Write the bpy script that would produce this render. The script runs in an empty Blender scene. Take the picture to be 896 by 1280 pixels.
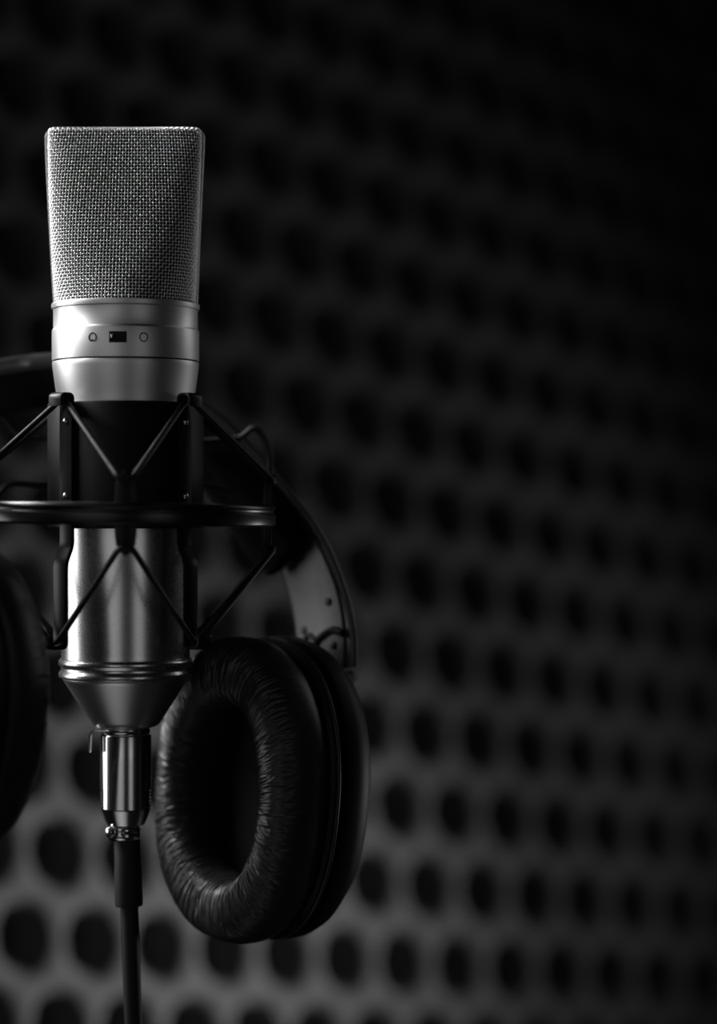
import bpy, bmesh, math, random
import numpy as np
from mathutils import Vector, Matrix, noise

random.seed(4)
scene = bpy.context.scene
COL = scene.collection
PI = math.pi
R = math.radians

# ------------------------------------------------------------------ frame
# All coordinates below are millimetres around the microphone axis (x right,
# y away from the camera, z up from the lens axis).  The lens sits 80 mm to the
# right of the microphone, 780 mm in front of it, 1.2 m above the ground.
FPX, CAMX, DIST, ZC = 2836.0, 80.0, 780.0, 1200.0


def W(px, py, y=0.0):
    d = DIST + y
    return Vector((CAMX + (px - 448.0) / FPX * d, y, -(py - 640.0) / FPX * d))


def Zp(py, y=0.0):
    return -(py - 640.0) / FPX * (DIST + y)


MM = 3.636          # pixels per mm on the microphone axis

# ------------------------------------------------------------------ materials


def mat(name, base, rough, metal=0.0, spec=0.5, bump=None, rough_var=None, aniso=0.0):
    m = bpy.data.materials.new(name)
    m.use_nodes = True
    nt = m.node_tree
    b = nt.nodes['Principled BSDF']
    b.inputs['Base Color'].default_value = (base, base, base, 1)
    b.inputs['Roughness'].default_value = rough
    b.inputs['Metallic'].default_value = metal
    b.inputs['Specular IOR Level'].default_value = spec
    tc = nt.nodes.new('ShaderNodeTexCoord')
    if bump:
        sc, st, dist = bump
        n = nt.nodes.new('ShaderNodeTexNoise')
        n.inputs['Scale'].default_value = sc
        n.inputs['Detail'].default_value = 4
        nt.links.new(tc.outputs['Object'], n.inputs['Vector'])
        bp = nt.nodes.new('ShaderNodeBump')
        bp.inputs['Strength'].default_value = st
        bp.inputs['Distance'].default_value = dist
        nt.links.new(n.outputs['Fac'], bp.inputs['Height'])
        nt.links.new(bp.outputs['Normal'], b.inputs['Normal'])
    if rough_var:
        n2 = nt.nodes.new('ShaderNodeTexNoise')
        n2.inputs['Scale'].default_value = rough_var[0]
        nt.links.new(tc.outputs['Object'], n2.inputs['Vector'])
        mr = nt.nodes.new('ShaderNodeMapRange')
        mr.inputs['To Min'].default_value = rough - rough_var[1]
        mr.inputs['To Max'].default_value = rough + rough_var[1]
        nt.links.new(n2.outputs['Fac'], mr.inputs['Value'])
        nt.links.new(mr.outputs['Result'], b.inputs['Roughness'])
    return m


M = dict(
    nickel=mat('bead_blasted_nickel', 0.62, 0.42, 1.0, bump=(9000, 0.05, 0.00005), rough_var=(900, 0.02)),
    satin=mat('satin_nickel', 0.62, 0.27, 1.0, rough_var=(900, 0.02)),
    chrome=mat('chrome', 0.62, 0.2, 1.0, rough_var=(700, 0.02)),
    wire=mat('nickel_wire', 0.74, 0.45, 1.0, rough_var=(900, 0.03)),
    liner=mat('dark_fine_mesh', 0.03, 0.7, 0.0, 0.3, bump=(6000, 0.5, 0.0002)),
    ink=mat('black_ink', 0.006, 0.6,  0.0, 0.2, rough_var=(900, 0.05)),
    ring=mat('black_gloss_paint', 0.004, 0.28, 0.0, 0.5, bump=(5000, 0.04, 0.0001)),
    cone=mat('fine_satin_nickel', 0.62, 0.33, 1.0, rough_var=(900, 0.02)),
    black_metal=mat('black_painted_metal', 0.004, 0.36, 0.0, 0.2, bump=(5000, 0.06, 0.0001)),
    black_plastic=mat('black_satin_plastic', 0.004, 0.5, 0.0, 0.16, bump=(4000, 0.08, 0.0001)),
    elastic=mat('black_woven_elastic', 0.005, 0.45, 0.0, 0.25, bump=(4500, 0.35, 0.0003)),
    gloss=mat('black_gloss_vinyl', 0.035, 0.33, 0.0, 0.6, bump=(2600, 0.05, 0.0001)),
    leather=mat('black_leatherette', 0.014, 0.4, 0.0, 0.52, bump=(2600, 0.12, 0.0002)),
    cloth=mat('black_driver_cloth', 0.003, 0.95, 0.0, 0.1, bump=(4000, 0.4, 0.0003)),
    slider=mat('brushed_slider_metal', 0.13, 0.6, 1.0, rough_var=(400, 0.05)),
    rubber=mat('black_rubber', 0.008, 0.6, 0.0, 0.3, bump=(3000, 0.1, 0.0002)),
    foam=mat('grey_acoustic_foam', 0.10, 1.0, 0.0, 0.05, bump=(700, 0.35, 0.001)),
    wall=mat('dark_wall_paint', 0.03, 0.9, 0.0, 0.2, bump=(300, 0.1, 0.001)),
)

# ------------------------------------------------------------------ mesh helpers


class MB:
    """vertex / face collector, coordinates in mm"""

    def __init__(self):
        self.v = []
        self.f = []

    def add(self, vs, fs):
        o = len(self.v)
        self.v += [tuple(p) for p in vs]
        self.f += [tuple(i + o for i in q) for q in fs]

    def grid(self, rows, close_u=False, close_v=False, cap0=False, cap1=False):
        n, m = len(rows), len(rows[0])
        vs = [p for r in rows for p in r]
        fs = []
        for i in range(n if close_u else n - 1):
            for j in range(m if close_v else m - 1):
                a, b = i, (i + 1) % n
                c, d = j, (j + 1) % m
                fs.append((a * m + c, a * m + d, b * m + d, b * m + c))
        if cap0:
            fs.append(tuple(range(m))[::-1])
        if cap1:
            fs.append(tuple((n - 1) * m + j for j in range(m)))
        self.add(vs, fs)

    def lathe(self, prof, seg=96, cx=0.0, cy=0.0, caps=True):
        rows = []
        for r, z in prof:
            rows.append([(cx + r * math.cos(2 * PI * k / seg), cy + r * math.sin(2 * PI * k / seg), z)
                         for k in range(seg)])
        self.grid(rows, close_v=True, cap0=caps, cap1=caps)

    def tube(self, pts, r, seg=12, closed=False, ref=None):
        """round tube; r number or list"""
        pts = [Vector(p) for p in pts]
        n = len(pts)
        rr = r if isinstance(r, (list, tuple)) else [r] * n
        rows = []
        prev = None
        for i in range(n):
            if closed:
                t = pts[(i + 1) % n] - pts[i - 1]
            else:
                t = pts[min(i + 1, n - 1)] - pts[max(i - 1, 0)]
            t.normalize()
            if prev is None:
                a = Vector((0, 0, 1)) if abs(t.z) < .9 else Vector((1, 0, 0))
                nrm = (a - t * a.dot(t)).normalized()
            else:
                nrm = (prev - t * prev.dot(t)).normalized()
            prev = nrm
            b = t.cross(nrm)
            rows.append([pts[i] + (nrm * math.cos(2 * PI * k / seg) + b * math.sin(2 * PI * k / seg)) * rr[i]
                         for k in range(seg)])
        self.grid(rows, close_u=closed, close_v=True, cap0=not closed, cap1=not closed)

    def sweep(self, pts, wdirs, w, h, bev=0.3, closed=False, segs=2):
        """rounded-rectangle bar along pts; wdirs gives the width direction"""
        pts = [Vector(p) for p in pts]
        n = len(pts)
        rows = []
        for i in range(n):
            t = pts[(i + 1) % n] - pts[i - 1] if closed else pts[min(i + 1, n - 1)] - pts[max(i - 1, 0)]
            t.normalize()
            wd = Vector(wdirs[i] if isinstance(wdirs, list) else wdirs)
            wd = (wd - t * wd.dot(t)).normalized()
            hd = t.cross(wd).normalized()
            ww = w[i] if isinstance(w, list) else w
            hh = h[i] if isinstance(h, list) else h
            b = min(bev, ww * .49, hh * .49)
            ring = []
            for (sx, sy, a0) in ((1, 1, 0), (-1, 1, 90), (-1, -1, 180), (1, -1, 270)):
                for k in range(segs + 1):
                    a = R(a0 + 90 * k / segs)
                    ring.append(pts[i] + wd * (sx * (ww / 2 - b) + b * math.cos(a)) +
                                hd * (sy * (hh / 2 - b) + b * math.sin(a)))
            rows.append(ring)
        self.grid(rows, close_u=closed, close_v=True, cap0=not closed, cap1=not closed)

    def build(self, name, m, parent=None, smooth=True, angle=40):
        me = bpy.data.meshes.new(name)
        v = np.array(self.v, dtype=np.float64)
        v[:, 2] += ZC
        v *= 0.001
        me.from_pydata(v.tolist(), [], self.f)
        bm = bmesh.new()
        bm.from_mesh(me)
        bmesh.ops.recalc_face_normals(bm, faces=bm.faces)
        bm.to_mesh(me)
        bm.free()
        if smooth:
            me.shade_smooth()
            if angle:
                me.set_sharp_from_angle(angle=R(angle))
        me.materials.append(m)
        o = bpy.data.objects.new(name, me)
        COL.objects.link(o)
        if parent is not None:
            o.parent = parent
            bpy.context.view_layer.update()
            o.matrix_parent_inverse = parent.matrix_world.inverted()
        return o


def thing(name, label, cat, loc):
    o = bpy.data.objects.new(name, None)
    o.empty_display_size = 0.01
    COL.objects.link(o)
    o.location = (loc[0] * .001, loc[1] * .001, (loc[2] + ZC) * .001)
    o['label'] = label
    o['category'] = cat
    bpy.context.view_layer.update()
    return o


def smooth_path(pts, n=8, closed=False):
    """Catmull-Rom through points (any dimension)"""
    P = [np.array(p, float) for p in pts]
    out = []
    m = len(P)
    for i in range(m if closed else m - 1):
        if closed:
            p0, p1, p2, p3 = P[i - 1], P[i], P[(i + 1) % m], P[(i + 2) % m]
        else:
            p0 = P[i - 1] if i else 2 * P[0] - P[1]
            p1, p2 = P[i], P[i + 1]
            p3 = P[i + 2] if i + 2 < m else 2 * P[-1] - P[-2]
        for k in range(n):
            t = k / n
            out.append(.5 * (2 * p1 + (p2 - p0) * t + (2 * p0 - 5 * p1 + 4 * p2 - p3) * t * t +
                             (3 * p1 - p0 - 3 * p2 + p3) * t ** 3))
    if not closed:
        out.append(P[-1])
    return [tuple(p) for p in out]


def round_corners(pts, r, n=5):
    """polyline with filleted corners"""
    pts = [Vector(p) for p in pts]
    out = [pts[0]]
    for i in range(1, len(pts) - 1):
        a, b, c = pts[i - 1], pts[i], pts[i + 1]
        d1 = min(r, (a - b).length * .45)
        d2 = min(r, (c - b).length * .45)
        p, q = b + (a - b).normalized() * d1, b + (c - b).normalized() * d2
        for k in range(n + 1):
            t = k / n
            out.append(p * (1 - t) ** 2 + b * 2 * t * (1 - t) + q * t * t)
    out.append(pts[-1])
    return out


# ================================================================== MICROPHONE
mic = thing('studio_microphone',
            'silver large-diaphragm studio microphone with woven mesh head standing in the black shock mount',
            'microphone', (0, 0, Zp(909)))


def prof(pairs):           # (radius px, row px on the silhouette)
    return [(r / MM, Zp(y)) for r, y in pairs]


# upper body : lip under the head, band with the switch, tapering shoulder
b = MB()
b.lathe(prof([(60, 383), (89, 380.5), (91, 380.5), (92, 381.5), (92.2, 384), (91.6, 387.2), (90, 388.2),
              (89.8, 389), (89.8, 411.6), (90.2, 412.6), (91.2, 413.8), (91.5, 415), (91.5, 450.2), (91.3, 451.4),
              (86.5, 451.5), (86.5, 453.0), (90.9, 453.3), (91.2, 454.2), (90.8, 460), (88.8, 475), (86.6, 490),
              (84.6, 504), (83.5, 530), (83, 560), (80, 562), (60, 562)]), 160)
b.build('upper_body', M['nickel'], mic)
b = MB()
b.lathe(prof([(86, 451.8), (89.8, 451.8), (89.8, 452.8), (86, 452.8)]), 128, caps=False)
b.build('seam_shade', M['ink'], mic, angle=30)  # black ring stands in for the shade inside the open seam groove

b = MB()
b.lathe(prof([(60, 560), (80, 560), (81.5, 562), (81.3, 660), (80, 815), (80, 821), (80.4, 822.6), (82.4, 823.8),
              (83.4, 826.5), (83, 830), (80.6, 832.5), (80.3, 835), (80.9, 837.5), (82.9, 840), (83.4, 843),
              (82.4, 845.6), (78.8, 847.2), (60, 847.3)]), 160)
b.build('lower_body', M['satin'], mic)
b = MB()
b.lathe(prof([(40, 847.3), (78.4, 847.3), (78.2, 848.6), (76, 852), (44.5, 901), (41.5, 905), (38, 907.6), (34.5, 908.6), (20, 908.8)]), 160)
b.build('base_cone', M['cone'], mic)

# ---- woven mesh head
NC, NR, SUB = 132, 60, 4
cap_rows = 7
zb, zt = Zp(381), Zp(167.5)


def section(t, cap=0.0, n=2000):
    a = (87.0 + (94.2 - 87.0) * min(1, t * 1.12) ** .8) / MM
    d = 24.2 + (7.6 - 24.2) * (t ** .92)
    e = 2.0 + 4.6 * t ** 1.3
    z = zb + (zt - zb) * t
    if cap > 0:
        q = cap * PI / 2
        a -= 2.2 * (1 - math.cos(q))
        d = d * (1 - (1 - math.cos(q)) * .97)
        z += 1.7 * math.sin(q)
    th = np.linspace(-PI / 2, 1.5 * PI, n)          # start at front (-y)
    c, s = np.cos(th), np.sin(th)
    x = a * np.sign(c) * np.abs(c) ** (2 / e)
    y = d * np.sign(s) * np.abs(s) ** (2 / e)
    L = np.concatenate([[0], np.cumsum(np.hypot(np.diff(x), np.diff(y)))])
    u = np.linspace(0, L[-1], NC * SUB + 1)[:-1]
    return np.stack([np.interp(u, L, x), np.interp(u, L, y), np.full(u.shape, z)], 1)


grid = []
nmain = (NR - cap_rows) * SUB
for i in range(nmain + 1):
    grid.append(section(i / nmain))
for i in range(1, cap_rows * SUB + 1):
    grid.append(section(1.0, i / (cap_rows * SUB)))
G = np.array(grid)                                   # rows x cols x 3
dU = np.gradient(G, axis=0)
dV = np.roll(G, -1, 1) - np.roll(G, 1, 1)
N = np.cross(dV, dU)
N /= np.linalg.norm(N, axis=2, keepdims=True) + 1e-9
nr_, nc_ = G.shape[:2]
ii, jj = np.meshgrid(np.arange(nr_), np.arange(nc_), indexing='ij')
WR = 0.195
ph = np.cos(PI * ii / SUB) * np.cos(PI * jj / SUB)


def wires(P, T, Nn, closed):
    """P: wires x samples x 3"""
    T = T / (np.linalg.norm(T, axis=2, keepdims=True) + 1e-9)
    Bn = np.cross(T, Nn)
    ring = np.stack([P + Nn * WR, P + Bn * WR, P - Nn * WR, P - Bn * WR], 2)   # w,s,4,3
    w, s = P.shape[:2]
    v = ring.reshape(-1, 3)
    idx = np.arange(w * s * 4).reshape(w, s, 4)
    a = idx if closed else idx[:, :-1]
    c = np.roll(idx, -1, 1) if closed else idx[:, 1:]
    f = np.stack([a, np.roll(a, -1, 2), np.roll(c, -1, 2), c], -1).reshape(-1, 4)
    return v, f


cols = np.arange(0, nc_, SUB)
rows_ = np.arange(0, nr_, SUB)
Pv = (G + N * (WR * .95 * ph)[..., None])[:, cols].transpose(1, 0, 2)
Tv = dU[:, cols].transpose(1, 0, 2)
Nv = N[:, cols].transpose(1, 0, 2)
v1, f1 = wires(Pv, Tv, Nv, False)
Ph = (G - N * (WR * .95 * ph)[..., None])[rows_]
v2, f2 = wires(Ph, dV[rows_], N[rows_], True)
b = MB()
b.v = np.concatenate([v1, v2]).tolist()
b.f = [tuple(q) for q in np.concatenate([f1, f2 + len(v1)]).tolist()]
grille = b.build('mesh_grille', M['wire'], mic, angle=None)

# rim frame around the head, running up one side, over the top and down the other
pts = []
outl = [(68.5, 384), (67.6, 372), (63.6, 300), (59.2, 215), (57.9, 185), (57.9, 162.2), (255, 162.2), (254.4, 185), (252.9, 215),
        (249, 300), (246.2, 372), (245.5, 384)]
rp = round_corners([W(x, y) for x, y in outl], 4.2, 8)
b = MB()
b.sweep(rp, (0, 1, 0), 2.6, 0.75, .3)
b.build('grille_frame', M['nickel'], mic)

# fine dark liner just behind the woven wire
LG = (G - N * 1.15)[::SUB, ::SUB]
b = MB()
b.grid([[tuple(p) for p in r] for r in LG.tolist()], close_v=True, cap0=True, cap1=True)
b.build('mesh_liner', M['liner'], mic, angle=None)


# switch window and pattern symbols on the band
def on_band(x, z, off=0.0, rad=91.5 / MM):
    r = rad + off
    a = x / rad
    return Vector((r * math.sin(a), -r * math.cos(a), z))


zs = Zp(421, -25)
b = MB()
rows = []
for (hw, hh, off) in ((3.25, 2.15, -.2), (3.25, 2.15, .04), (2.95, 1.88, .04), (2.8, 1.75, -.9)):
    ring = []
    for sx, sz in ((1, 1), (-1, 1), (-1, -1), (1, -1)):
        ring.append(on_band(sx * hw, zs + sz * hh, off))
    rows.append(ring)
b.grid(rows, close_v=True)
wn = b.build('switch_window', M['nickel'], mic, angle=20)
b = MB()
rows = []
for off in (.02, .07):
    rows.append([on_band(sx * 2.95 * k, zs + sz * 1.87, off) for sx, sz, k in
                 ((1, 1, 1), (.5, 1, 1), (0, 1, 1), (-.5, 1, 1), (-1, 1, 1), (-1, -1, 1), (-.5, -1, 1), (0, -1, 1), (.5, -1, 1), (1, -1, 1))])
b.grid(rows, close_v=True, cap0=True, cap1=True)
b.build('switch_slot', M['ink'], wn, angle=20)
b = MB()
b.tube([on_band(-2.15, zs - .3, .2), on_band(-2.05, zs + .45, .3), on_band(-1.75, zs + .95, .2)], [.28, .36, .2], 10)
b.build('switch_lever', M['chrome'], wn)


def ring_symbol(name, cx, notch):
    b = MB()
    pts = []
    for k in range(48):
        a = 2 * PI * k / 48 - PI / 2
        r = 1.32
        if notch:
            d = abs((k + 24) % 48 - 24)
            r -= .6 * math.exp(-(d / 2.2) ** 2)
        pts.append(on_band(cx + r * math.cos(a), zs + 1.08 * r * math.sin(a), .03))
    b.tube(pts, .2, 8, closed=True)
    return b.build(name, M['ink'], mic)


ring_symbol('cardioid_symbol', -8.85, True)
ring_symbol('omnidirectional_symbol', 8.6, False)

# ================================================================== MICROPHONE CABLE
cab = thing('microphone_cable', 'black cable with a chrome plug hanging straight down from the microphone', 'cable', (0, 0, Zp(1290)))
b = MB()
p = prof([(12, 909.2), (30, 909.4), (31, 910.5), (31, 914), (30.2, 915), (30.2, 916.5), (31.4, 917.5), (32, 919),
          (32, 985)])
# grip slots
y = 985
p2 = []
for k in range(6):
    p2 += [(31.8, y + .6), (31.5, y + 1.2), (29.8, y + 1.8), (29.6, y + 3), (31.4, y + 3.6)]
    y += 4.2
p2 += [(30.8, 1012), (26.4, 1024), (23.5, 1030), (18, 1031), (14, 1031)]
# lathe barrel with slots only on both sides : blend by angle
seg = 128
profile = [(r, yy) for r, yy in [(12, 909.2), (30, 909.4), (31, 910.5), (31, 914), (30.2, 915), (30.2, 916.5), (31.4, 917.5), (32, 919), (32, 950), (31.9, 985)] + p2]


def plain(yy):
    if yy < 1010:
        return 31.9
    return 31.9 + (30.8 - 31.9) * min(1, (yy - 1008) / 4)


rows = []
for r, yy in profile:
    ring = []
    for k in range(seg):
        a = 2 * PI * k / seg
        side = abs(math.cos(a))
        rr = r
        if 985.2 < yy < 1011 and side < .82:
            rr = plain(yy)
        ring.append((rr / MM * math.cos(a), rr / MM * math.sin(a), Zp(yy)))
    rows.append(ring)
b.grid(rows, close_v=True, cap0=True, cap1=True)
b.build('plug_shell', M['chrome'], cab)
# latch tab
b = MB()
yk = -4
b.sweep(round_corners([W(134, 913, yk), W(118, 912.5, yk), W(113.5, 917, yk), W(112.5, 940, yk)], 1.2), (0, 1, 0), 4.0, .95, .3)
b.build('latch_tab', M['chrome'], cab)
# ribbed clamp collar
b = MB()
rows = []
cx0 = W(154.5, 1040).x
for r, yy in ((14, 1030.6), (18.5, 1031), (20.5, 1033), (21.3, 1037), (20.2, 1040), (21.4, 1043), (20.6, 1047), (18.5, 1049.4), (14, 1050)):
    ring = []
    for k in range(144):
        a = 2 * PI * k / 144
        rr = r * (1 + (.035 if 19 < r < 20.55 else 0) * math.cos(4 * a + .6) ** 3)
        ring.append((cx0 + rr / MM * math.cos(a), rr / MM * math.sin(a), Zp(yy)))
    rows.append(ring)
b.grid(rows, close_v=True, cap0=True, cap1=True)
b.build('clamp_collar', M['chrome'], cab)
b = MB()
for (x, y1) in ((138, 1040), (150, 1041)):
    c = W(x, y1, -4.4)
    a = Vector((c.x, 0, 0)) * .35 + Vector((0, -1, 0)) * 3
    d = Vector((c.x - cx0, -4.4, 0)).normalized()
    b.tube([c - d * .6, c + d * 1.0, c + d * 1.25], [1.75, 1.75, 1.35], 20)
b.build('collar_screw', M['chrome'], cab)
b = MB()
pts = [W(159, y1) for y1 in (1048, 1050, 1075, 1082, 1128, 1132, 1133)]
b.tube([W(158.8 + (y1 - 1050) * .03, y1) for y1 in (1047, 1050, 1080, 1086, 1128, 1132, 1133)],
       [v / MM for v in (15.5, 16.4, 16.6, 17.4, 17.6, 17.0, 13)], 40)
b.build('strain_relief', M['rubber'], cab)
b = MB()
pts = smooth_path([tuple(W(161.2, 1120)), tuple(W(162, 1150)), tuple(W(163.8, 1200)), tuple(W(166.5, 1270)), tuple(W(170, 1330)), tuple(W(174, 1420))], 6)
b.tube(pts, 11.3 / MM, 24)
b.build('cord', M['rubber'], cab)

# ================================================================== SHOCK MOUNT
PHI0 = R(5.8)


def pol(phi, r, z):
    return Vector((r * math.sin(phi), -r * math.cos(phi), z))


TILT = math.tan(R(.9))


def tz(p):
    return Vector((p.x, p.y, p.z - p.x * TILT))


sm = thing('shock_mount', 'black ring-shaped spider shock mount holding the microphone on elastic cords', 'shock mount', (0, 0, Zp(812)))
# clamp sleeve round the body
b = MB()
b.lathe(prof([(86.2, 660), (95.5, 660), (97, 658.5), (97, 507), (96, 505.4), (92, 505.0), (85.2, 505.2), (84.4, 507), (84.2, 560), (82.2, 562), (82.2, 659)]), 128, caps=False)
b.grid([[(82.2 / MM * math.cos(2 * PI * k / 128), 82.2 / MM * math.sin(2 * PI * k / 128), Zp(659)) for k in range(128)],
        [(86.2 / MM * math.cos(2 * PI * k / 128), 86.2 / MM * math.sin(2 * PI * k / 128), Zp(660)) for k in range(128)]], close_v=True)
b.build('clamp_sleeve', M['black_plastic'], sm)
# outer ring : profile revolved
b = MB()
zc = Zp(642)
RO, RI, HH = 51.6, 47.2, 3.75
cs = []
for (r, z) in ((RO, -HH + .9), (RO - .3, -HH + .3), (RO - .9, -HH), (RI + .9, -HH), (RI + .3, -HH + .3), (RI, -HH + .9),
               (RI, HH - .9), (RI + .3, HH - .3), (RI + .9, HH), (RO - 1.4, HH), (RO - .6, HH - .25), (RO - .15, HH - .8), (RO - .05, HH - 1.4),
               (RO - .75, HH - 2.0), (RO - .75, HH - 3.0), (RO, HH - 3.5)):
    cs.append((r, z))
rows = []
for k in range(160):
    a = 2 * PI * k / 160
    rows.append([tz(Vector((r * math.cos(a), r * math.sin(a), zc + z))) for r, z in cs])
b.grid(rows, close_u=True, close_v=True)
b.build('outer_ring', M['ring'], sm, angle=50)

Z_HT, Z_HB = Zp(491, -20), Zp(811, -20)        # top of hooks, bottom of feet
Z_UC, Z_LC = Zp(597, -50), Zp(686, -50)        # cord level on the ring posts
RB = 27.6
bracket_phis = [PHI0 + R(45 + 90 * k) for k in (-1, 0, 1, 2)]
for phi in bracket_phis:
    b = MB()
    zk1, zk2 = Zp(682, -20), Zp(704, -22)
    path = [pol(phi, RB + 4.9, Z_HT - 4.6), pol(phi, RB + 5.0, Z_HT - .7), pol(phi, RB, Z_HT - .7), pol(phi, RB, zk1),
            pol(phi, RB + 2.9, zk2), pol(phi, RB + 2.9, Z_HB + .7), pol(phi, RB + 9.2, Z_HB + .7), pol(phi, RB + 9.6, Z_HB + 4.8)]
    path = round_corners(path, 1.7, 6)
    wd = Vector((math.cos(phi), math.sin(phi), 0))
    b.sweep(path, wd, 6.0, 1.5, .35)
    br = b.build('bracket', M['black_metal'], sm)
    for py in (527, 620):
        b = MB()
        z0 = Zp(py, -20)
        o = Vector((math.sin(phi), -math.cos(phi), 0))
        c = pol(phi, RB + .6, z0)
        b.tube([c, c + o * .45, c + o * .85, c + o * 1.0], [1.15, 1.1, .75, .2], 18)
        b.build('screw', M['chrome'], br)
    # rolled guide that the cord runs through at the upper hook
    b = MB()
# posts on the ring
post_phis = [PHI0 + R(90 * k) for k in range(4)]
for phi in post_phis:
    b = MB()
    wd = Vector((math.cos(phi), math.sin(phi), 0))
    rr = 49.4
    zz = [Z_LC - .2, Z_LC + 1.5, Zp(668, -50), zc, Zp(610, -50), Z_UC + 0.2, Z_UC + 1.4]
    ww = [5.0, 6.2, 7.0, 7.4, 6.6, 5.4, 4.4]
    b.sweep([tz(pol(phi, rr - .9, z)) for z in zz], wd, ww, [2.4, 3, 3.2, 3.2, 3.2, 3, 2.4], .8)
    ps = b.build('cord_post', M['black_metal'], sm)
    for zq, s in ((Z_UC + 1.5, 1), (Z_LC - .9, -1)):
        b = MB()
        c = tz(pol(phi, rr, zq))
        o = Vector((math.sin(phi), -math.cos(phi), 0))
        b.tube([c - o * 1, c + o * .5, c + o * 1.9, c + o * 2.1], [1.25, 1.25, 1.25, .9], 16)
        b.build('cord_peg', M['black_metal'], ps)


def cord(zhook, rhook, zpost, sgn):
    pts = []
    for k in range(4):
        ph0 = post_phis[k]
        ph1 = ph0 + R(45)
        q = tz(pol(ph0, 50.6, zpost))
        w = Vector((math.cos(ph0), math.sin(ph0), 0))
        pts += [q - w * 2.6 + Vector((0, 0, .5 * sgn)), q + Vector((0, 0, -.5 * sgn)) , q + w * 2.6 + Vector((0, 0, .5 * sgn))]
        h = pol(ph1, rhook, zhook)
        w = Vector((math.cos(ph1), math.sin(ph1), 0))
        pts += [h - w * 2.4 - Vector((0, 0, .8 * sgn)), h - w * 1.0, h + w * 1.0, h + w * 2.4 - Vector((0, 0, .8 * sgn))]
    n = len(pts)
    out = []
    for i in range(n):
        a, bb, c = pts[i - 1], pts[i], pts[(i + 1) % n]
        d1, d2 = min(1.2, (a - bb).length * .4), min(1.2, (c - bb).length * .4)
        p, q = bb + (a - bb).normalized() * d1, bb + (c - bb).normalized() * d2
        for t in (0, .33, .67, 1):
            out.append(p * (1 - t) ** 2 + bb * 2 * t * (1 - t) + q * t * t)
    return out


b = MB()
b.tube(cord(Z_HT - 2.7, RB + 2.3, Z_UC, 1), 1.05, 12, closed=True)
b.build('elastic_cord', M['elastic'], sm)
b = MB()
b.tube(cord(Z_HB + 2.6, RB + 6.0, Z_LC, -1), 1.05, 12, closed=True)
b.build('elastic_cord', M['elastic'], sm)

# ================================================================== HEADPHONES
hp = thing('headphones', 'black padded over-ear headphones hanging behind the microphone, leather ear cup at lower right',
           'headphones', tuple(W(330, 1180, 20)))


class Cup:
    def __init__(self, px, py, y, yaw, lean, flip=1):
        """yaw: facing direction from -y towards x (deg, signed)"""
        self.c = W(px, py, y)
        a = R(yaw)
        self.n = Vector((math.sin(a), -math.cos(a), 0))
        t = Vector((math.cos(a), math.sin(a), 0))
        z = Vector((0, 0, 1))
        l = R(lean)
        self.u = z * math.cos(l) + t * math.sin(l)
        self.t = t * math.cos(l) - z * math.sin(l)

    def p(self, x, z, d):
        """x across, z up, d out of the pad face"""
        return self.c + self.t * x + self.u * z + self.n * d


def oval(a, bb, th, e=2.25):
    c, s = math.cos(th), math.sin(th)
    return (a * math.copysign(abs(c) ** (2 / e), c), bb * math.copysign(abs(s) ** (2 / e), s))


PA, PB_ = 40.5, 53.5           # pad half width / half height


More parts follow.
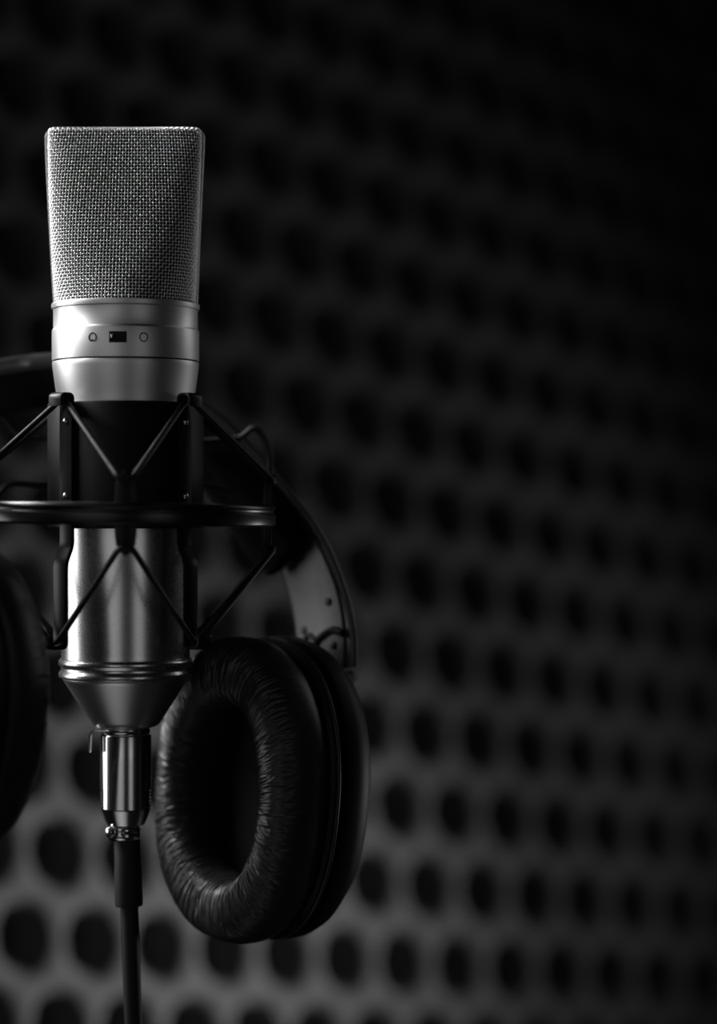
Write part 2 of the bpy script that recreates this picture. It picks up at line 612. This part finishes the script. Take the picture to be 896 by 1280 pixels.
def make_cup(px, py, y, yaw, lean, seed, detail=1.0):
    C = Cup(px, py, y, yaw, lean)
    cup = None
    # shell
    b = MB()
    rows = []
    for (k, d) in ((.96, -10), (.99, -11), (.99, -14), (.93, -15), (.93, -16.4), (1.0, -17), (1.0, -21), (.97, -25), (.9, -29), (.78, -33), (.62, -35.5), (.4, -36.6), (.1, -37)):
        rows.append([C.p(*[q * k for q in oval(PA, PB_, 2 * PI * j / 128)], d) for j in range(128)])
    b.grid(rows, close_v=True, cap0=True, cap1=True)
    cup = b.build('ear_cup', M['black_plastic'], hp, angle=35)
    # thin trim line between pad and cup
    b = MB()
    b.tube([C.p(*[q * .985 for q in oval(PA, PB_, 2 * PI * j / 128)], -12.6) for j in range(128)], .75, 8, closed=True)
    b.build('trim_ring', M['leather'], cup)
    # pad : wrinkled leather tube
    b = MB()
    NA, NB = int(1400 * detail), 56
    rows = []
    off = Vector((seed * 7.3, 1.7, 0))
    for i in range(NA):
        th = 2 * PI * i / NA
        ox, oz = oval(PA, PB_, th)
        ix, iz = oval(PA - 17.0, PB_ - 22.5, th, 2.1)
        row = []
        ring_s = th * 46
        for j in range(NB):
            q = 2 * PI * j / NB
            # section : squarish in radial direction and depth
            cr, sr = math.cos(q), math.sin(q)
            k = math.copysign(abs(cr) ** .78, cr)
            dd = math.copysign(abs(sr) ** .85, sr)
            f = .5 + .5 * k                   # 0 inner .. 1 outer
            d = dd * 12.0 + (1.2 * (1 - f) if dd > 0 else 0)
            # wrinkles run across the tube
            rc = Vector((46 * math.cos(th), 46 * math.sin(th), 0)) + off
            warp = 1.3 * noise.noise(rc * .1 + Vector((0, 0, q * 1.1)))
            wv = noise.noise(rc * .62 + Vector((warp, -warp, q * .45)))
            w2 = noise.noise(rc * 1.3 + Vector((warp * 2, warp, q * .8 + 40)))
            lump = noise.noise(rc * .06 + Vector((0, 0, 80)))
            ridge = max(0, 1 - abs(wv) * 4.5) ** 1.2 + .55 * max(0, 1 - abs(w2) * 4) ** 1.2
            amt = max(0, sr * .9 + .35 - .25 * cr)
            amt = min(1, amt)
            disp = -.6 * ridge * amt + .8 * lump
            x, z = ix + (ox - ix) * f, iz + (oz - iz) * f
            nx, nz = math.cos(th) * cr, math.sin(th) * cr
            row.append(C.p(x + nx * disp, z + nz * disp, d + sr * disp))
        rows.append(row)
    b.grid(rows, close_u=True, close_v=True)
    b.build('ear_pad', M['leather'], hp, angle=None)
    # driver cloth inside
    b = MB()
    rows = []
    for (k, d) in ((1.25, -10.5), (1.2, -7.5), (.6, -6.5), (.1, -6.2)):
        rows.append([C.p(*[q * k for q in oval(PA - 19, PB_ - 22.5, 2 * PI * j / 64)], d) for j in range(64)])
    b.grid(rows, close_v=True, cap0=True, cap1=True)
    b.build('driver_cover', M['cloth'], cup)
    return C


RC = make_cup(299, 988, 12, -52, 9.5, 1)
LC = make_cup(-82, 876, -48, 152, -6, 2, .8)

# ---- headband : outer line given as picture rows at a depth, built as a real arc
arc = [(448, 838, 36), (446, 790, 38), (432, 732, 41), (402, 668, 45), (349, 598, 50), (302, 545, 53), (252, 503, 55), (200, 473, 56),
       (140, 456, 56), (70, 451, 56), (0, 457, 53), (-70, 478, 36), (-140, 518, 4), (-200, 575, -26), (-226, 640, -46), (-232, 720, -58),
       (-228, 800, -63), (-224, 838, -63)]
ap = [tuple(W(*a)) for a in arc]
ap = smooth_path(ap, 6)
n = len(ap)
wd = []
for i in range(n):
    s = i / (n - 1)
    # width direction turns with the swivel of each end
    def sst(x):
        x = max(0, min(1, x)); return x * x * (3 - 2 * x)
    aR = R(14) + sst(1 - s / .42) * R(26)
    aL = sst((s - .62) / .38) * R(26)
    a = aR + aL
    wd.append(Vector((math.cos(R(90) + a), math.sin(R(90) + a), 0)))
BW = 33.0
# centre of the band: near edge on the right end follows the outline
cen = [Vector(p) for p in ap]


def shift(p, i, inward):
    t = Vector(ap[min(i + 1, n - 1)]) - Vector(ap[max(i - 1, 0)])
    t.normalize()
    w = (wd[i] - t * wd[i].dot(t)).normalized()
    nn = t.cross(w)
    c = Vector((0.0, 0, -.05)) + Vector((W(110, 760, 45).x, 45, W(110, 760, 45).z)) - Vector(p)
    if nn.dot(c) < 0:
        nn = -nn
    return Vector(p) + nn * inward, nn


# the outline is the near-right edge, so centre the strip behind it
cen2 = []
for i in range(n):
    s = i / (n - 1)
    ex = (wd[i].x)
    q = Vector(ap[i])
    q.x -= abs(ex) * BW / 2 * (1 if s < .5 else -1)
    cen2.append(q)
cen = cen2
ap = [tuple(q) for q in cen]
shell = [shift(ap[i], i, 1.2)[0] for i in range(n)]
b = MB()
b.sweep(shell, wd, BW, [3.4 + 3.6 * min(1, max(0, (i / (n - 1) - .22) / .2)) for i in range(n)], 3.2, segs=6)
band = b.build('headband', M['gloss'], hp)
# padding under the band
i0 = next(i for i in range(n) if ap[i][2] > Zp(690, 45))
i1 = n - 1 - i0 + 2
b = MB()
pts = [shift(ap[i], i, 9.6)[0] for i in range(i0, i1)]
m_ = len(pts)
hs = [14.5 * min(1, .45 + .55 * min(k, m_ - 1 - k) / 4) for k in range(m_)]
ws = [(BW + 1.5) * min(1, .8 + .2 * min(k, m_ - 1 - k) / 3) for k in range(m_)]
b.sweep(pts, wd[i0:i1], ws, hs, 5.5, segs=6)
b.build('band_padding', M['cloth'], band)
# metal slider plate + hinge on each side


def slider(rng, C, flip):
    pts, ds, nn_ = [], [], []
    for i in rng:
        q, nn = shift(ap[i], i, 3.3)
        pts.append(q)
        ds.append(wd[i])
        nn_.append(nn)
    m = len(pts)
    b = MB()
    wl = [BW - 4 - 7 * max(0, (k / (m - 1) - .35)) for k in range(m)]
    b.sweep(pts, ds, wl, 1.6, .5)
    sl = b.build('slider_plate', M['slider'], hp)
    # raised dark seams (hinge outline) and screws on the plate
    b = MB()

    def on(k, across):
        k = max(0, min(m - 1.001, k))
        i = int(k)
        f = k - i
        p = pts[i].lerp(pts[i + 1], f)
        return p + ds[i] * across * flip + nn_[i] * .9
    e = m - 1
    b.tube(smooth_path([tuple(on(e * .62, -14)), tuple(on(e * .60, -8)), tuple(on(e * .66, -2)), tuple(on(e * .74, 2)), tuple(on(e * .9, 3)), tuple(on(e, 3))], 5), 1.5, 8)
    b.tube(smooth_path([tuple(on(e * .72, 2)), tuple(on(e * .66, 6)), tuple(on(e * .74, 9)), tuple(on(e * .9, 10))], 5), 1.1, 8)
    b.build('hinge_seam', M['black_plastic'], sl)
    for k, ac in ((.36, -9), (.74, -8), (.62, 9)):
        b = MB()
        c = on(e * k, ac)
        nn = nn_[int(e * k)]
        b.tube([c - nn * .8, c + nn * .3, c + nn * .5], [1.5, 1.5, 1.1], 16)
        b.build('screw', M['black_metal'], sl)
    # yoke arm to the cup
    b = MB()
    end = pts[-1]
    path = smooth_path([tuple(pts[-2] - nn_[-2] * 1.0), tuple(end + Vector((0, 0, -6)) - nn_[-1] * 2), tuple(C.p(0, 38, -34)), tuple(C.p(0, 20, -41)), tuple(C.p(0, 0, -42.5)), tuple(C.p(0, -12, -40))], 5)
    k = len(path)
    b.sweep(path, C.t, [20 + 4 * math.sin(PI * j / (k - 1)) for j in range(k)], 5.5, 1.8, segs=4)
    b.build('yoke', M['black_plastic'], hp)


ir = next(i for i in range(n) if ap[i][2] > Zp(690, 45))
slider(range(ir, -1, -1), RC, 1)
slider(range(n - 1 - ir, n), LC, -1)

# thin cable looping behind the mount
cp = [(-92, 860, -48), (-72, 790, -10), (-50, 700, 26), (-24, 645, 36), (0, 616, 33), (16, 605, 32), (60, 606, 32), (160, 600, 33), (262, 607, 32), (318, 622, 32), (333, 606, 31), (337.5, 580, 31),
      (332, 552, 31), (318, 535.5, 31), (303, 545, 31), (285, 549, 31), (160, 556, 32), (60, 548, 32), (20, 544, 32), (2, 526, 32), (-25, 512, 32), (-58, 545, 30), (-92, 640, 20), (-112, 760, -15), (-120, 860, -48)]
b = MB()
b.tube(smooth_path([tuple(W(*a)) for a in cp], 8), 1.15, 10)
b.build('thin_cable', M['rubber'], hp)

# ================================================================== FOAM WALL
yaw, pitch, roll, la, lb, ox, oz, sh = [0.6287, 0.0726, 0.1691, 39.8, 43.4, 36.2, -38.1, 6.2]
cy_, sy_ = math.cos(yaw), math.sin(yaw)
e1 = np.array([cy_, sy_, 0]); nrm = np.array([sy_, -cy_, 0]); e2 = np.array([0, 0, -1.])
e2b = math.cos(pitch) * e2 + math.sin(pitch) * nrm
E1 = math.cos(roll) * e1 + math.sin(roll) * e2b
E2 = -math.sin(roll) * e1 + math.cos(roll) * e2b
NW = np.cross(E1, E2)
if NW[1] > 0:
    NW = -NW
C0 = np.array([CAMX + ox, 1300 - DIST, oz])
us = np.arange(-400, 900, 3.6)
vs = np.arange(-520, 560, 3.6)
U, V = np.meshgrid(us, vs)
beta = V / lb
alpha = (U - sh * beta) / la
f = (np.cos(2 * PI * (alpha + beta / 2)) + np.cos(2 * PI * (alpha - beta / 2)) + np.cos(2 * PI * beta)) / 3
g = np.clip((f + .36) / 1.12, 0, 1)
g = g * g * (3 - 2 * g)
DEPTH = 33.0
H = -DEPTH * g
Pts = C0 + U[..., None] * E1 + V[..., None] * E2 + H[..., None] * NW
ny, nx = U.shape
idx = np.arange(ny * nx).reshape(ny, nx)
F = np.stack([idx[:-1, :-1], idx[:-1, 1:], idx[1:, 1:], idx[1:, :-1]], -1).reshape(-1, 4)
b = MB()
b.v = Pts.reshape(-1, 3).tolist()
b.f = [tuple(q) for q in F.tolist()]
# sides and back so that the sheet is solid
edge = list(idx[0, :]) + list(idx[1:, -1]) + list(idx[-1, :-1][::-1]) + list(idx[1:-1, 0][::-1])
o = len(b.v)
uv = np.stack([U.ravel(), V.ravel()], 1)
for k in edge:
    q = C0 + uv[k, 0] * E1 + uv[k, 1] * E2 - 45 * NW
    b.v.append(tuple(q))
m = len(edge)
for k in range(m):
    b.f.append((int(edge[k]), int(edge[(k + 1) % m]), o + (k + 1) % m, o + k))
b.f.append(tuple(range(o, o + m)))
foam = b.build('acoustic_foam', M['foam'], None, angle=60)
foam['label'] = 'dark grey convoluted acoustic foam with rows of round dimples covering the wall'
foam['category'] = 'acoustic foam'
# wall behind it
b = MB()
for s in ((-700, -900), (1500, -900), (1500, 900), (-700, 900)):
    pass
c8 = []
for d in (-46, -120):
    for s in ((-400, -900), (1500, -900), (1500, 1150), (-400, 1150)):
        c8.append(tuple(C0 + s[0] * E1 + s[1] * E2 + d * NW))
b.add(c8, [(0, 1, 2, 3), (7, 6, 5, 4), (0, 4, 5, 1), (1, 5, 6, 2), (2, 6, 7, 3), (3, 7, 4, 0)])
wl = b.build('wall_back', M['wall'], None, smooth=False)
wl['kind'] = 'structure'


# floor of the studio, far below the microphone
b = MB()
b.add([(-1500, -1500, -ZC), (1700, -1500, -ZC), (1700, 1900, -ZC), (-1500, 1900, -ZC), (-1500, -1500, -ZC - 60), (1700, -1500, -ZC - 60), (1700, 1900, -ZC - 60), (-1500, 1900, -ZC - 60)],
      [(0, 1, 2, 3), (7, 6, 5, 4), (0, 4, 5, 1), (1, 5, 6, 2), (2, 6, 7, 3), (3, 7, 4, 0)])
fl = b.build('floor', M['wall'], None, smooth=False)
fl['kind'] = 'structure'

# ================================================================== LIGHT
def area(name, loc, target, sx, sy, power, spread=180):
    l = bpy.data.lights.new(name, 'AREA')
    l.shape = 'RECTANGLE'
    l.size, l.size_y = sx, sy
    l.energy = power
    l.spread = R(spread)
    o = bpy.data.objects.new(name, l)
    COL.objects.link(o)
    p = Vector((loc[0], loc[1], loc[2] + ZC)) * .001
    t = Vector((target[0], target[1], target[2] + ZC)) * .001
    o.location = p
    o.rotation_euler = (t - p).to_track_quat('-Z', 'Y').to_euler()
    return o


area('key_softbox', (-540, -60, 400), (0, 0, 200), .36, .34, .2, 24)
area('high_softbox', (-490, 120, 420), (0, 0, -10), .30, .30, 1.85, 80)
area('low_strip', (-575, 105, -10), (0, 0, -20), .26, .36, .32, 90)
area('front_softbox', (-165, -470, 20), (0, 0, 0), .32, .45, .025, 60)
area('front_fill', (235, -430, 20), (0, 0, 0), .15, .45, .010, 60)
area('cone_fill', (-120, -260, -480), (0, 0, -70), .4, .3, .02, 60)  # added fill from below, lightens the base cone
area('edge_strip', (400, 230, 230), (0, 0, 90), .14, .45, .025, 60)


def spot(name, loc, target, half, power, size):
    l = bpy.data.lights.new(name, 'SPOT')
    l.energy = power
    l.spot_size = 2 * half
    l.spot_blend = 1.0
    l.shadow_soft_size = size
    o = bpy.data.objects.new(name, l)
    COL.objects.link(o)
    p = Vector((loc[0], loc[1], loc[2] + ZC)) * .001
    t = Vector((target[0], target[1], target[2] + ZC)) * .001
    o.location = p
    o.rotation_euler = (t - p).to_track_quat('-Z', 'Y').to_euler()


spot('low_foam_spot', (480, 330, -280), (-60, 390, -215), .37, 17.5, .11)  # unseen narrow spot brightening the foam at lower left
spot('side_lamp_light', (569, 394, -203), (66, 335, -142), 1.07, 1.85, .06)

w = bpy.data.worlds.new('studio_dark')
scene.world = w
w.use_nodes = True
w.node_tree.nodes['Background'].inputs['Color'].default_value = (1, 1, 1, 1)
w.node_tree.nodes['Background'].inputs['Strength'].default_value = 0.002

# ================================================================== CAMERA
cam = bpy.data.cameras.new('camera')
co = bpy.data.objects.new('camera', cam)
COL.objects.link(co)
co.location = (CAMX * .001, -DIST * .001, ZC * .001)
co.rotation_euler = (R(90), 0, 0)
cam.sensor_fit = 'VERTICAL'
cam.sensor_height = 36.0
cam.sensor_width = 36.0
cam.lens = 36.0 * FPX / 1280.0
cam.clip_start = .02
cam.clip_end = 20
cam.dof.use_dof = True
cam.dof.focus_distance = (DIST - 14) * .001
cam.dof.aperture_fstop = cam.lens / 25.0
scene.camera = co

vs_ = scene.view_settings
vs_.view_transform = 'Standard'
vs_.look = 'None'
vs_.gamma = 1.0
vs_.exposure = 0.0
vs_.use_curve_mapping = False
